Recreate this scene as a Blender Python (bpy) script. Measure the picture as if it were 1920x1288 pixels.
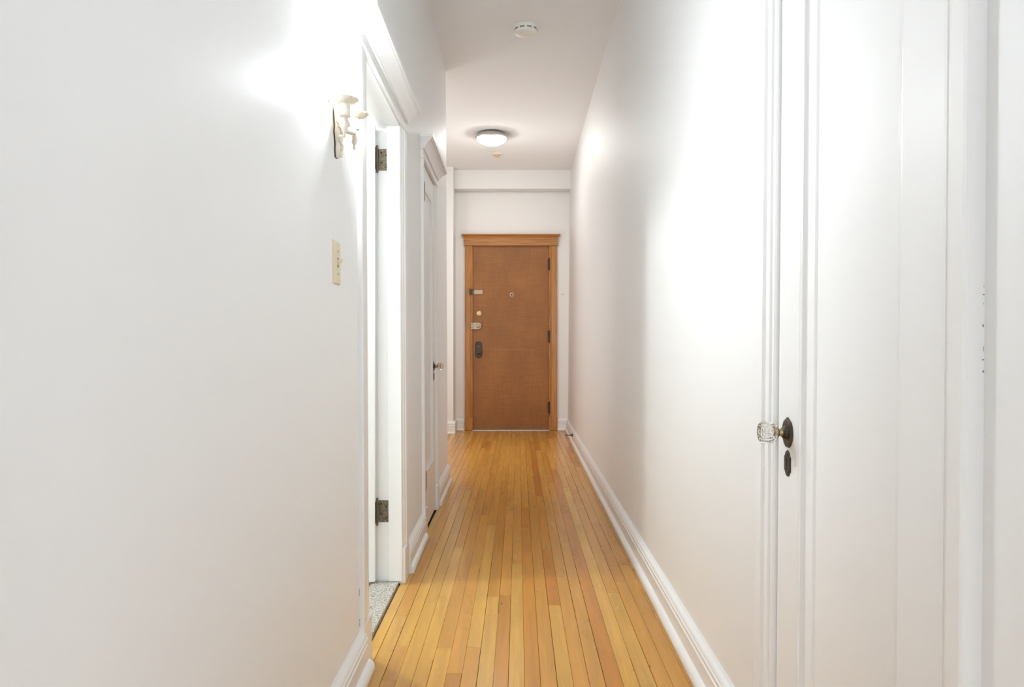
import bpy, math, random
from mathutils import Vector, Matrix
PI = math.pi
scene = bpy.context.scene
COL = scene.collection
for o in list(bpy.data.objects):
    bpy.data.objects.remove(o)
random.seed(7)

# ------------------------------------------------------------------ camera
F_PX = 1400.0
cam_d = bpy.data.cameras.new('camera')
cam_d.sensor_width = 36.0
cam_d.sensor_fit = 'HORIZONTAL'
cam_d.lens = F_PX / 1920.0 * 36.0
cam_d.shift_x = -12.0 / 1920.0
cam_d.clip_start = 0.05
cam = bpy.data.objects.new('camera', cam_d)
cam.location = (0, 0, 1.0)
cam.rotation_euler = (PI / 2, 0, 0)
COL.objects.link(cam)
scene.camera = cam

# ------------------------------------------------------------------ world, lights, exposure
wd = bpy.data.worlds.new('world')
scene.world = wd
wd.use_nodes = True
wd.node_tree.nodes['Background'].inputs[0].default_value = (0.90, 0.95, 1.0, 1)
wd.node_tree.nodes['Background'].inputs[1].default_value = 0.35

def area(name, loc, rot, sx, sy, power, color):
    d = bpy.data.lights.new(name, 'AREA')
    d.shape = 'RECTANGLE'; d.size = sx; d.size_y = sy
    d.energy = power; d.color = color
    o = bpy.data.objects.new(name, d)
    o.location = loc; o.rotation_euler = rot
    COL.objects.link(o)
    return o

def point(name, loc, power, color, r):
    d = bpy.data.lights.new(name, 'POINT')
    d.energy = power; d.color = color; d.shadow_soft_size = r
    o = bpy.data.objects.new(name, d); o.location = loc
    COL.objects.link(o)
    return o

# added soft fill behind the camera, set at an assumed front room window
area('rear_fill_area', (0.0, -4.7, 1.65), (PI / 2, 0, 0), 2.6, 1.7, 21.0, (0.88, 0.95, 1.0))
# added fill to brighten the near left wall, at an invented side window
area('side_fill_area', (3.05, -0.9, 1.65), (PI / 2, 0, PI / 2), 2.2, 1.7, 7.0, (0.88, 0.95, 1.0))
# added point fill behind the camera, no known lamp there
point('rear_fill_point', (0.1, -2.2, 1.8), 8.0, (0.97, 0.98, 1.0), 0.15)
# added fill for the mid hall, just off the closed alcove side wall
area('alcove_fill_area', (-1.47, 6.6, 1.35), (PI / 2, 0, -PI / 2), 1.3, 2.0, 4.8, (0.91, 0.96, 1.0))
# lamp inside the bathroom beyond the open door
point('bathroom_lamp', (-1.06, 2.985, 2.05), 15.0, (0.93, 0.99, 1.0), 0.05)
SCONCE_E = 188.0
DOME_E = 18.0

scene.view_settings.view_transform = 'Standard'
scene.view_settings.look = 'None'
scene.view_settings.gamma = 1.0
scene.view_settings.use_curve_mapping = False
scene.view_settings.exposure = 1.76
scene.cycles.max_bounces = 9
scene.cycles.caustics_reflective = False
scene.cycles.caustics_refractive = False
scene.cycles.diffuse_bounces = 7
scene.cycles.use_denoising = True
scene.cycles.adaptive_threshold = 0.05
scene.cycles.sample_clamp_indirect = 8.0

# ------------------------------------------------------------------ materials
def nodes_of(m):
    m.use_nodes = True
    nt = m.node_tree
    return nt, nt.nodes['Principled BSDF']

def lin(c):
    return tuple(((v / 255) / 12.92 if v / 255 <= 0.04045 else ((v / 255 + 0.055) / 1.055) ** 2.4) for v in c)

def setp(b, **k):
    for n, v in k.items():
        n = n.replace('_', ' ')
        if n in b.inputs:
            b.inputs[n].default_value = v

def mat_plain(name, rgb, rough=0.5, metal=0.0, bump=0.0, scale=60.0, var=0.0, spec=0.5, emit=None, emit_s=0.0, stretch=(1, 1, 1)):
    m = bpy.data.materials.new(name)
    nt, b = nodes_of(m)
    b.inputs['Base Color'].default_value = (*rgb, 1)
    setp(b, Roughness=rough, Metallic=metal)
    b.inputs['Specular IOR Level'].default_value = spec
    if emit:
        b.inputs['Emission Color'].default_value = (*emit, 1)
        b.inputs['Emission Strength'].default_value = emit_s
    if bump or var:
        geo = nt.nodes.new('ShaderNodeNewGeometry')
        mp = nt.nodes.new('ShaderNodeMapping'); mp.inputs['Scale'].default_value = stretch
        nt.links.new(geo.outputs['Position'], mp.inputs['Vector'])
        nz = nt.nodes.new('ShaderNodeTexNoise'); nz.inputs['Scale'].default_value = scale
        nz.inputs['Detail'].default_value = 0
        nt.links.new(mp.outputs['Vector'], nz.inputs['Vector'])
        if bump:
            bp = nt.nodes.new('ShaderNodeBump'); bp.inputs['Strength'].default_value = bump
            bp.inputs['Distance'].default_value = 0.002
            nt.links.new(nz.outputs['Fac'], bp.inputs['Height'])
            nt.links.new(bp.outputs['Normal'], b.inputs['Normal'])
        if var:
            mx = nt.nodes.new('ShaderNodeMix'); mx.data_type = 'RGBA'
            mx.inputs[6].default_value = (*[c * (1 - var) for c in rgb], 1)
            mx.inputs[7].default_value = (*[min(1, c * (1 + var)) for c in rgb], 1)
            nt.links.new(nz.outputs['Fac'], mx.inputs[0])
            nt.links.new(mx.outputs[2], b.inputs['Base Color'])
    return m

M = {}
M['plastic'] = mat_plain('ivory_white_plastic', (0.94, 0.93, 0.89), 0.4)
M['almond'] = mat_plain('almond_plastic', (0.78, 0.70, 0.50), 0.35)
M['slot'] = mat_plain('dark_slot', (0.02, 0.018, 0.015), 0.8)
M['chrome'] = mat_plain('brushed_chrome', (0.62, 0.61, 0.58), 0.22, 1.0)
M['brass'] = mat_plain('polished_brass', (0.85, 0.68, 0.36), 0.5, 0.7)
M['oldbrass'] = mat_plain('dull_old_brass', (0.42, 0.33, 0.19), 0.45, 1.0, var=0.4, scale=300)
M['bronze'] = mat_plain('dark_bronze', (0.075, 0.060, 0.045), 0.42, 0.7, bump=0.2, scale=220, var=0.35)
M['hinge'] = mat_plain('worn_painted_hinge', (0.20, 0.165, 0.115), 0.45, 0.6, bump=0.3, scale=160, var=0.6)
M['steel'] = mat_plain('worn_steel', (0.50, 0.43, 0.33), 0.5, 0.7, var=0.3, scale=300)
M['porcelain'] = mat_plain('cream_porcelain', (0.80, 0.74, 0.64), 0.35, bump=0.2, scale=200)
M['sub'] = mat_plain('dark_subfloor', (0.035, 0.02, 0.012), 0.9)
M['bare_wood'] = mat_plain('chipped_bare_wood', (0.30, 0.26, 0.23), 0.8)
M['rubber'] = mat_plain('dark_rubber', (0.03, 0.025, 0.02), 0.6)

def mat_paint(name, rgb, rough=None):
    """household paint: diffuse base under a thin dielectric sheen"""
    m = bpy.data.materials.new(name); m.use_nodes = True
    nt = m.node_tree; nt.nodes.clear()
    N, L = nt.nodes.new, nt.links.new
    out = N('ShaderNodeOutputMaterial'); d = N('ShaderNodeBsdfDiffuse'); d.inputs['Color'].default_value = (*rgb, 1)
    if rough is None:
        L(d.outputs[0], out.inputs[0]); return m
    g = N('ShaderNodeBsdfGlossy'); g.inputs['Roughness'].default_value = rough
    f = N('ShaderNodeFresnel'); f.inputs['IOR'].default_value = 1.45
    mx = N('ShaderNodeMixShader')
    L(f.outputs[0], mx.inputs[0]); L(d.outputs[0], mx.inputs[1]); L(g.outputs[0], mx.inputs[2]); L(mx.outputs[0], out.inputs[0])
    return m
M['wall'] = mat_paint('wall_paint', (0.92, 0.924, 0.922), 0.52)
M['ceiling'] = mat_paint('ceiling_paint', (0.94, 0.94, 0.935))
M['beige'] = mat_paint('end_wall_paint', (0.91, 0.905, 0.89), 0.42)
M['bathwall'] = mat_paint('bathroom_wall', (0.85, 0.86, 0.85))
M['trim'] = mat_paint('white_gloss_trim', (0.92, 0.922, 0.918), 0.33)
M['door_white'] = mat_paint('white_gloss_door', (0.92, 0.923, 0.92), 0.33)
def mat_plank():
    m = bpy.data.materials.new('varnished_maple')
    nt, b = nodes_of(m)
    N, L = nt.nodes.new, nt.links.new
    oi = N('ShaderNodeObjectInfo')
    geo = N('ShaderNodeNewGeometry')
    off = N('ShaderNodeVectorMath'); off.operation = 'SCALE'; off.inputs[0].default_value = (3.1, 17.3, 9.7)
    L(oi.outputs['Random'], off.inputs['Scale'])
    add = N('ShaderNodeVectorMath'); add.operation = 'ADD'
    L(geo.outputs['Position'], add.inputs[0]); L(off.outputs[0], add.inputs[1])
    mp = N('ShaderNodeMapping'); mp.inputs['Scale'].default_value = (34, 1.5, 1)
    L(add.outputs[0], mp.inputs['Vector'])
    n1 = N('ShaderNodeTexNoise'); n1.inputs['Scale'].default_value = 1.0; n1.inputs['Detail'].default_value = 2; n1.inputs['Distortion'].default_value = 0.4
    L(mp.outputs[0], n1.inputs['Vector'])
    mp2 = N('ShaderNodeMapping'); mp2.inputs['Scale'].default_value = (420, 9, 1)
    L(add.outputs[0], mp2.inputs['Vector'])
    n2 = N('ShaderNodeTexNoise'); n2.inputs['Scale'].default_value = 1.0; n2.inputs['Detail'].default_value = 2
    L(mp2.outputs[0], n2.inputs['Vector'])
    # cloudy figure and small dark flecks
    n3 = N('ShaderNodeTexNoise'); n3.inputs['Scale'].default_value = 1.0; n3.inputs['Detail'].default_value = 1
    mp3 = N('ShaderNodeMapping'); mp3.inputs['Scale'].default_value = (14, 3, 1)
    L(add.outputs[0], mp3.inputs['Vector']); L(mp3.outputs[0], n3.inputs['Vector'])
    def ramp(a, b_):
        r = N('ShaderNodeMapRange'); r.inputs['From Min'].default_value = a; r.inputs['From Max'].default_value = b_
        return r
    r1 = ramp(0.3, 0.75); L(n1.outputs['Fac'], r1.inputs['Value'])
    r1.inputs['To Min'].default_value = 1.07; r1.inputs['To Max'].default_value = 0.88
    r2 = ramp(0.3, 0.7); L(n2.outputs['Fac'], r2.inputs['Value'])
    r2.inputs['To Min'].default_value = 1.04; r2.inputs['To Max'].default_value = 0.95
    r3 = ramp(0.3, 0.7); L(n3.outputs['Fac'], r3.inputs['Value'])
    r3.inputs['To Min'].default_value = 1.04; r3.inputs['To Max'].default_value = 0.96
    mu = N('ShaderNodeMath'); mu.operation = 'MULTIPLY'; L(r1.outputs[0], mu.inputs[0]); L(r2.outputs[0], mu.inputs[1])
    mu2 = N('ShaderNodeMath'); mu2.operation = 'MULTIPLY'; L(mu.outputs[0], mu2.inputs[0]); L(r3.outputs[0], mu2.inputs[1])
    vm = N('ShaderNodeVectorMath'); vm.operation = 'SCALE'
    L(oi.outputs['Color'], vm.inputs[0]); L(mu2.outputs[0], vm.inputs['Scale'])
    gm = N('ShaderNodeGamma'); gm.inputs['Gamma'].default_value = 1.0
    L(vm.outputs[0], gm.inputs['Color'])
    mp4 = N('ShaderNodeMapping'); mp4.inputs['Scale'].default_value = (60, 16, 1)
    L(add.outputs[0], mp4.inputs['Vector'])
    n4 = N('ShaderNodeTexNoise'); n4.inputs['Scale'].default_value = 1.0; n4.inputs['Detail'].default_value = 1
    L(mp4.outputs[0], n4.inputs['Vector'])
    r4 = ramp(0.80, 0.84); L(n4.outputs['Fac'], r4.inputs['Value'])
    mx = N('ShaderNodeMix'); mx.data_type = 'RGBA'
    L(r4.outputs[0], mx.inputs[0]); L(gm.outputs[0], mx.inputs[6]); mx.inputs[7].default_value = (0.13, 0.06, 0.02, 1)
    L(mx.outputs[2], b.inputs['Base Color'])
    rr = ramp(0.3, 0.7); L(n3.outputs['Fac'], rr.inputs['Value'])
    rr.inputs['To Min'].default_value = 0.24; rr.inputs['To Max'].default_value = 0.28
    L(rr.outputs[0], b.inputs['Roughness'])
    b.inputs['Specular IOR Level'].default_value = 0.38
    return m
M['plank'] = mat_plank()

def mat_oak(name, rgb, sc):
    m = bpy.data.materials.new(name)
    nt, b = nodes_of(m)
    N, L = nt.nodes.new, nt.links.new
    geo = N('ShaderNodeNewGeometry'); mp = N('ShaderNodeMapping'); mp.inputs['Scale'].default_value = sc
    L(geo.outputs['Position'], mp.inputs['Vector'])
    n = N('ShaderNodeTexNoise'); n.inputs['Scale'].default_value = 1; n.inputs['Detail'].default_value = 5; n.inputs['Distortion'].default_value = 0.8
    L(mp.outputs[0], n.inputs['Vector'])
    r = N('ShaderNodeValToRGB')
    r.color_ramp.elements[0].position = 0.3; r.color_ramp.elements[0].color = (*[c * 0.55 for c in rgb], 1)
    r.color_ramp.elements[1].position = 0.65; r.color_ramp.elements[1].color = (*[c * 1.15 for c in rgb], 1)
    L(n.outputs['Fac'], r.inputs['Fac']); L(r.outputs[0], b.inputs['Base Color'])
    bp = N('ShaderNodeBump'); bp.inputs['Strength'].default_value = 0.25; bp.inputs['Distance'].default_value = 0.001
    L(n.outputs['Fac'], bp.inputs['Height']); L(bp.outputs[0], b.inputs['Normal'])
    setp(b, Roughness=0.3)
    return m
M['oak_v'] = mat_oak('honey_oak_upright', (0.54, 0.23, 0.048), (120, 120, 3))
M['oak_h'] = mat_oak('honey_oak_header', (0.50, 0.215, 0.055), (3, 120, 120))

def mat_weave():
    """brown woven-look door skin with gloss varnish and ripples"""
    m = bpy.data.materials.new('woven_brown_door_skin')
    nt, b = nodes_of(m)
    N, L = nt.nodes.new, nt.links.new
    geo = N('ShaderNodeNewGeometry')
    def noise(sc, d=2):
        mp = N('ShaderNodeMapping'); mp.inputs['Scale'].default_value = sc
        L(geo.outputs['Position'], mp.inputs['Vector'])
        n = N('ShaderNodeTexNoise'); n.inputs['Scale'].default_value = 1; n.inputs['Detail'].default_value = d
        L(mp.outputs[0], n.inputs['Vector']); return n
    a = noise((230, 1, 7), 1); c = noise((7, 1, 230), 1); big = noise((4, 1, 2.5), 3)
    ad = N('ShaderNodeMath'); ad.operation = 'ADD'; L(a.outputs['Fac'], ad.inputs[0]); L(c.outputs['Fac'], ad.inputs[1])
    mr = N('ShaderNodeMapRange'); mr.inputs['From Min'].default_value = 0.7; mr.inputs['From Max'].default_value = 1.3
    L(ad.outputs[0], mr.inputs['Value'])
    mx = N('ShaderNodeMix'); mx.data_type = 'RGBA'
    mx.inputs[6].default_value = (0.285, 0.105, 0.020, 1); mx.inputs[7].default_value = (0.36, 0.145, 0.033, 1)
    L(mr.outputs[0], mx.inputs[0])
    mb = N('ShaderNodeMapRange'); mb.inputs['From Min'].default_value = 0.3; mb.inputs['From Max'].default_value = 0.7
    mb.inputs['To Min'].default_value = 0.86; mb.inputs['To Max'].default_value = 1.1
    L(big.outputs['Fac'], mb.inputs['Value'])
    vm = N('ShaderNodeVectorMath'); vm.operation = 'SCALE'; L(mx.outputs[2], vm.inputs[0]); L(mb.outputs[0], vm.inputs['Scale'])
    L(vm.outputs[0], b.inputs['Base Color'])
    rip = noise((16, 1, 34), 3)
    b1 = N('ShaderNodeBump'); b1.inputs['Strength'].default_value = 0.25; b1.inputs['Distance'].default_value = 0.002
    L(ad.outputs[0], b1.inputs['Height'])
    b2 = N('ShaderNodeBump'); b2.inputs['Strength'].default_value = 0.35; b2.inputs['Distance'].default_value = 0.003
    L(rip.outputs['Fac'], b2.inputs['Height']); L(b1.outputs[0], b2.inputs['Normal']); L(b2.outputs[0], b.inputs['Normal'])
    setp(b, Roughness=0.42)
    return m
M['weave'] = mat_weave()

def mat_terrazzo():
    m = bpy.data.materials.new('grey_terrazzo')
    nt, b = nodes_of(m)
    N, L = nt.nodes.new, nt.links.new
    geo = N('ShaderNodeNewGeometry')
    v = N('ShaderNodeTexVoronoi'); v.inputs['Scale'].default_value = 300
    L(geo.outputs['Position'], v.inputs['Vector'])
    sp = N('ShaderNodeSeparateColor'); L(v.outputs['Color'], sp.inputs[0])
    r = N('ShaderNodeValToRGB'); r.color_ramp.interpolation = 'CONSTANT'
    e = r.color_ramp.elements
    e[0].position = 0; e[0].color = (0.20, 0.17, 0.135, 1)
    e[1].position = 0.22; e[1].color = (0.42, 0.385, 0.33, 1)
    x = e.new(0.55); x.color = (0.60, 0.56, 0.50, 1)
    x = e.new(0.85); x.color = (0.75, 0.72, 0.66, 1)
    L(sp.outputs[0], r.inputs['Fac']); L(r.outputs[0], b.inputs['Base Color'])
    setp(b, Roughness=0.45)
    return m
M['terrazzo'] = mat_terrazzo()

def mat_glass():
    m = bpy.data.materials.new('cut_glass')
    nt, b = nodes_of(m)
    b.inputs['Base Color'].default_value = (0.97, 0.965, 0.94, 1)
    setp(b, Roughness=0.03)
    b.inputs['Transmission Weight'].default_value = 1.0
    b.inputs['IOR'].default_value = 1.5
    return m
M['glass'] = mat_glass()
M['bulb'] = mat_plain('glowing_candle_bulb', (0.9, 0.9, 0.88), 0.3, emit=(0.885, 0.955, 1.0), emit_s=SCONCE_E)
M['dome'] = mat_plain('glowing_frosted_glass', (0.9, 0.88, 0.84), 0.3, emit=(0.99, 0.98, 0.95), emit_s=DOME_E)

# ------------------------------------------------------------------ mesh helpers
class MB:
    def __init__(s): s.v = []; s.f = []
    def poly(s, pts, faces):
        n = len(s.v); s.v += [tuple(p) for p in pts]; s.f += [tuple(i + n for i in f) for f in faces]; return s
    def box(s, x0, x1, y0, y1, z0, z1):
        p = [(x0, y0, z0), (x1, y0, z0), (x1, y1, z0), (x0, y1, z0), (x0, y0, z1), (x1, y0, z1), (x1, y1, z1), (x0, y1, z1)]
        return s.poly(p, [(0, 3, 2, 1), (4, 5, 6, 7), (0, 1, 5, 4), (1, 2, 6, 5), (2, 3, 7, 6), (3, 0, 4, 7)])
    def extrude(s, prof, axis, a, b):
        """closed 2-D outline swept along an axis; outline coordinates are the two remaining axes in xyz order"""
        n = len(prof)
        def pt(p, t):
            return {'x': (t, p[0], p[1]), 'y': (p[0], t, p[1]), 'z': (p[0], p[1], t)}[axis]
        pts = [pt(p, a) for p in prof] + [pt(p, b) for p in prof]
        fs = [(i, (i + 1) % n, n + (i + 1) % n, n + i) for i in range(n)]
        fs += [tuple(range(n))[::-1], tuple(range(n, 2 * n))]
        return s.poly(pts, fs)
    def loft(s, rings, cap=True):
        n = len(rings[0]); pts = [p for r in rings for p in r]; fs = []
        for k in range(len(rings) - 1):
            for i in range(n):
                j = (i + 1) % n
                fs.append((k * n + i, k * n + j, (k + 1) * n + j, (k + 1) * n + i))
        if cap:
            fs += [tuple(range(n))[::-1], tuple(range((len(rings) - 1) * n, len(rings) * n))]
        return s.poly(pts, fs)
    def lathe(s, prof, c, axis=(0, 0, 1), n=24, flute=None):
        """prof: (radius, distance along axis); flute(k, i) scales the radius"""
        ax = Vector(axis).normalized()
        t = Vector((1, 0, 0)) if abs(ax.x) < 0.9 else Vector((0, 1, 0))
        u = ax.cross(t).normalized(); w = ax.cross(u)
        rings = []
        for k, (r, h) in enumerate(prof):
            ring = []
            for i in range(n):
                a = 2 * PI * i / n
                rr = r * (flute(k, i) if flute else 1)
                p = Vector(c) + ax * h + u * (rr * math.cos(a)) + w * (rr * math.sin(a))
                ring.append(tuple(p))
            rings.append(ring)
        return s.loft(rings)
    def tube(s, path, radii, n=10):
        rings = []
        P = [Vector(p) for p in path]
        if not hasattr(radii, '__len__'): radii = [radii] * len(P)
        for k, p in enumerate(P):
            d = (P[min(k + 1, len(P) - 1)] - P[max(k - 1, 0)]).normalized()
            t = Vector((0, 0, 1)) if abs(d.z) < 0.9 else Vector((1, 0, 0))
            u = d.cross(t).normalized(); w = d.cross(u)
            rings.append([tuple(p + u * (radii[k] * math.cos(2 * PI * i / n)) + w * (radii[k] * math.sin(2 * PI * i / n))) for i in range(n)])
        return s.loft(rings)
    def build(s, name, mat, parent=None, xf=None, smooth=False, bevel=0.0):
        pts = [xf(*p) for p in s.v] if xf else s.v
        off = Vector(parent['_at']) if parent is not None and '_at' in parent else Vector((0, 0, 0))
        pts = [tuple(Vector(p) - off) for p in pts]
        me = bpy.data.meshes.new(name)
        me.from_pydata(pts, [], s.f)
        me.validate()
        import bmesh
        bm = bmesh.new(); bm.from_mesh(me)
        bmesh.ops.recalc_face_normals(bm, faces=bm.faces[:])
        if bevel:
            bmesh.ops.bevel(bm, geom=bm.edges[:], offset=bevel, segments=2, profile=0.6, affect='EDGES')
        bm.to_mesh(me); bm.free()
        if smooth:
            for p in me.polygons: p.use_smooth = True
            me.set_sharp_from_angle(angle=math.radians(38))
        me.materials.append(M[mat])
        o = bpy.data.objects.new(name, me); COL.objects.link(o)
        if parent is not None:
            o.parent = parent
            o['_at'] = tuple(off)
        return o

def tag(o, label=None, cat=None, group=None, kind=None):
    if label: o['label'] = label
    if cat: o['category'] = cat
    if group: o['group'] = group
    if kind: o['kind'] = kind
    return o

def thing(name, loc, label, cat, kind=None, group=None):
    o = bpy.data.objects.new(name, None)
    o.empty_display_size = 0.05
    COL.objects.link(o); o.location = loc; o['_at'] = tuple(loc)
    return tag(o, label, cat, group, kind)

# wall frames: u = distance from the wall's face into the hall
def LW(u, y, z): return (-(0.478 + 0.010 * (y - 2.3) + 0.005 * z) + u, y, z)
def RW(u, y, z): return ((0.545 + 0.003 * (y - 2.0) + 0.009 * z) - u, y, z)

H = 2.96; YB = -0.6; YFAR = 8.59; YC = 5.38
XALC = -1.5
# door openings
BO0, BO1, BOT = 2.37, 3.112, 1.915      # bathroom
CO0, CO1, COT = 3.93, 4.48, 1.958       # closet
RO0, RO1, ROT = 0.962, 1.588, 1.985     # right-hand door

# ------------------------------------------------------------------ structure
poly = [(YB, 0), (BO0, 0), (BO0, BOT), (BO1, BOT), (BO1, 0), (CO0, 0), (CO0, COT), (CO1, COT), (CO1, 0), (YC, 0), (YC, H), (YB, H)]
def wall_prism(name, poly, u0, u1, xf, mat):
    return MB().extrude(poly, 'x', u0, u1).build(name, mat, xf=xf)
tag(wall_prism('wall_left', poly, 0.0, -0.135, LW, 'wall'), 'long glossy white left wall carrying the sconce and switch', 'wall', kind='structure')
poly = [(0.62, 0), (RO0, 0), (RO0, ROT), (RO1, ROT), (RO1, 0), (YFAR + 0.2, 0), (YFAR + 0.2, H), (0.62, H)]
wall_right = tag(wall_prism('wall_right', poly, 0.0, -0.135, RW, 'wall'), 'long bare white wall along the right of the hall', 'wall', kind='structure')
DX0, DX1, DTOP = -0.5235, 0.352, 2.125    # entry door leaf
poly = [(-0.74, 0), (DX0 - 0.006, 0), (DX0 - 0.006, DTOP + 0.006), (DX1 + 0.006, DTOP + 0.006), (DX1 + 0.006, 0), (0.70, 0), (0.70, H), (-0.74, H)]
wall_back = tag(MB().extrude(poly, 'y', YFAR, YFAR + 0.12).build('wall_back', 'beige'), 'cream end wall around the brown entry door', 'wall', kind='structure')
tag(MB().box(-0.722, 0.66, 8.42, YFAR, 2.746, H).build('trim_beam', 'beige', bevel=0.004), 'shallow plastered beam across the top of the end wall', 'beam', kind='structure')
tag(MB().box(XALC - 0.1, -0.722, 8.29, 8.72, 0, H).build('wall_alcove_back', 'beige'), 'narrow cream wall return left of the entry door', 'wall', kind='structure')
tag(MB().box(XALC - 0.1, XALC, YC - 0.02, 8.29, 0, H).build('wall_alcove_side', 'wall'), 'side wall of the alcove past the closet door', 'wall', kind='structure')
tag(MB().box(XALC - 0.1, -0.56, YC - 0.12, YC - 0.004, 0, H).build('wall_alcove_front', 'wall'), 'alcove wall turning behind the closet door corner', 'wall', kind='structure')
tag(MB().box(-3.2, 3.2, -5.0, 8.85, H, H + 0.1).build('ceiling', 'ceiling'), 'plain off-white hall ceiling', 'ceiling', kind='structure')
# front room behind the camera
r = MB(); r.box(-3.2, -3.1, -5.0, YB, 0, H)
tag(r.build('wall_front_room_left', 'wall'), 'left wall of the front room behind the viewer', 'wall', kind='structure')
r = MB(); r.box(3.1, 3.2, -5.0, -2.0, 0, H); r.box(3.1, 3.2, 0.2, 0.74, 0, H); r.box(3.1, 3.2, -2.0, 0.2, 0, 0.8); r.box(3.1, 3.2, -2.0, 0.2, 2.5, H)
tag(r.build('wall_front_room_right', 'wall'), 'right wall of the front room behind the viewer', 'wall', kind='structure')
r = MB(); r.box(-3.2, -0.585, YB, YB + 0.1, 0, H)
tag(r.build('wall_front_room_near_left', 'wall'), 'front room wall left of the hall mouth', 'wall', kind='structure')
r = MB(); r.box(0.672, 3.2, 0.64, 0.74, 0, H)
tag(r.build('wall_front_room_near_right', 'wall'), 'front room wall right of the hall mouth', 'wall', kind='structure')
poly = [(-3.2, 0), (3.2, 0), (3.2, H), (-3.2, H)]
r = MB(); r.box(-3.2, -1.4, -5.0, -4.9, 0, H); r.box(1.4, 3.2, -5.0, -4.9, 0, H); r.box(-1.4, 1.4, -5.0, -4.9, 0, 0.75); r.box(-1.4, 1.4, -5.0, -4.9, 2.55, H)
tag(r.build('wall_front_room_window', 'wall'), 'front room window wall behind the viewer', 'wall', kind='structure')
# bathroom shell
r = MB()
r.box(-2.5, -2.4, 1.5, 3.8, 0, H)
tag(r.build('wall_bathroom_side', 'bathwall'), 'far side wall of the bathroom', 'wall', kind='structure')
r = MB(); r.box(-2.5, -0.64, 1.4, 1.5, 0, H)
tag(r.build('wall_bathroom_near', 'bathwall'), 'near wall of the bathroom', 'wall', kind='structure')
r = MB(); r.box(-2.5, -0.64, 3.72, 3.80, 0, H)
tag(r.build('wall_bathroom_far', 'bathwall'), 'bathroom wall behind the open white door', 'wall', kind='structure')
tag(MB().box(-2.5, -0.60, 1.4, 3.8, -0.05, -0.001).build('floor_bathroom', 'terrazzo'), 'speckled bathroom floor beyond the sill', 'floor', kind='structure')
tag(MB().box(-0.607, -0.4975, BO0 + 0.003, BO1 - 0.004, -0.02, 0.012).build('trim_sill', 'terrazzo', bevel=0.003), 'speckled grey terrazzo sill in the bathroom doorway', 'door sill', kind='structure')

# ------------------------------------------------------------------ floor with its planks
floor = tag(MB().box(-3.2, 3.2, -5.0, 8.80, -0.08, -0.014).build('floor', 'sub'), 'honey-coloured strip hardwood floor running down the hall', 'floor', kind='structure')
LIN = [-0.4925, -0.455, -0.407, -0.362, -0.3146, -0.2686, -0.2177, -0.1708, -0.123, -0.0748, -0.0295, 0.018, 0.0655, 0.1146, 0.1615, 0.2096, 0.2562, 0.3075, 0.3556, 0.4048, 0.4528, 0.5016, 0.553]
def JY(y): return 1400.0 / (y - 644.0)
# strip index -> list of (joint pixel row, tone of the plank beyond it); first entry None = tone nearest the camera
T = {'l': (216, 170, 100), 'm': (208, 155, 86), 'o': (202, 145, 76), 'd': (194, 134, 66), 'b': (180, 118, 60)}
J = {
 0: ['l', (1150, 'l'), (930, 'm')],
 1: ['l', (1155, 'm'), (1010, 'm'), (880, 'm')],
 2: ['m', (1275, 'm'), (1212, 'l'), (943.7, 'm'), (872, 'm')],
 3: ['l', (1129, 'l'), (916.8, 'm'), (840.5, 'd'), (826, 'o')],
 4: ['l', (1236, 'l'), (1027, 'm'), (876, 'o')],
 5: ['l', (1215, 'm'), (1027.6, 'm'), (890, 'm'), (850, 'm')],
 6: ['o', (1262.5, 'm'), (966, 'o'), (840.5, 'm')],
 7: ['m', (1213, 'l'), (985, 'm'), (880, 'm')],
 8: ['l', (1152, 'l'), (1118.7, 'm'), (1035, 'o'), (900, 'm')],
 9: ['o', (1116.4, 'm'), (960, 'm'), (863, 'm')],
 10: ['l', (1056.5, 'm'), (901.7, 'm'), (838, 'o')],
 11: ['o', (989, 'd'), (951.4, 'm'), (850, 'm')],
 12: ['m', (1010, 'm'), (898, 'm'), (876, 'o')],
 13: ['l', (1134.7, 'd'), (1030.7, 'o'), (929.6, 'b'), (862.4, 'd')],
 14: ['m', (1081, 'm'), (869, 'm')],
 15: ['m', (1160, 'm'), (905.5, 'o'), (846, 'm')],
 16: ['d', (1005, 'd'), (880, 'm')],
 17: ['l', (1233, 'l'), (914.5, 'm'), (858, 'm')],
 18: ['l', (1111, 'm'), (890, 'm')],
 19: ['m', (1090, 'o'), (980.6, 'm'), (868, 'm')],
 20: ['m', (1059, 'm'), (925, 'm')],
 21: ['m', (1150, 'm'), (950, 'm'), (870, 'o')],
}
rng = random.Random(11)
WOOD = 0.95
def plank(x0, x1, y0, y1, tone):
    g0 = rng.choice([0.0003, 0.0004, 0.0006, 0.0010]); g1 = rng.choice([0.0003, 0.0004, 0.0006, 0.0010]); ge = 0.0004
    a, b, c, d = x0 + g0, x1 - g1, y0 + ge, y1 - ge
    ch = 0.0006
    dz = rng.uniform(-0.0002, 0.0002)
    rings = [[(a, c, -0.0145), (b, c, -0.0145), (b, d, -0.0145), (a, d, -0.0145)],
             [(a, c, dz - ch), (b, c, dz - ch), (b, d, dz - ch), (a, d, dz - ch)],
             [(a + ch, c + ch, dz), (b - ch, c + ch, dz), (b - ch, d - ch, dz), (a + ch, d - ch, dz)]]
    o = MB().loft(rings).build('plank', 'plank', floor)
    base = lin(T[tone]); k = rng.uniform(0.93, 1.06) * WOOD; w = rng.uniform(-0.05, 0.05)
    o.color = (base[0] * k * (1 + w * 0.3), base[1] * k * 0.92, base[2] * k * (1 - w) * 0.58, 1)
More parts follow.
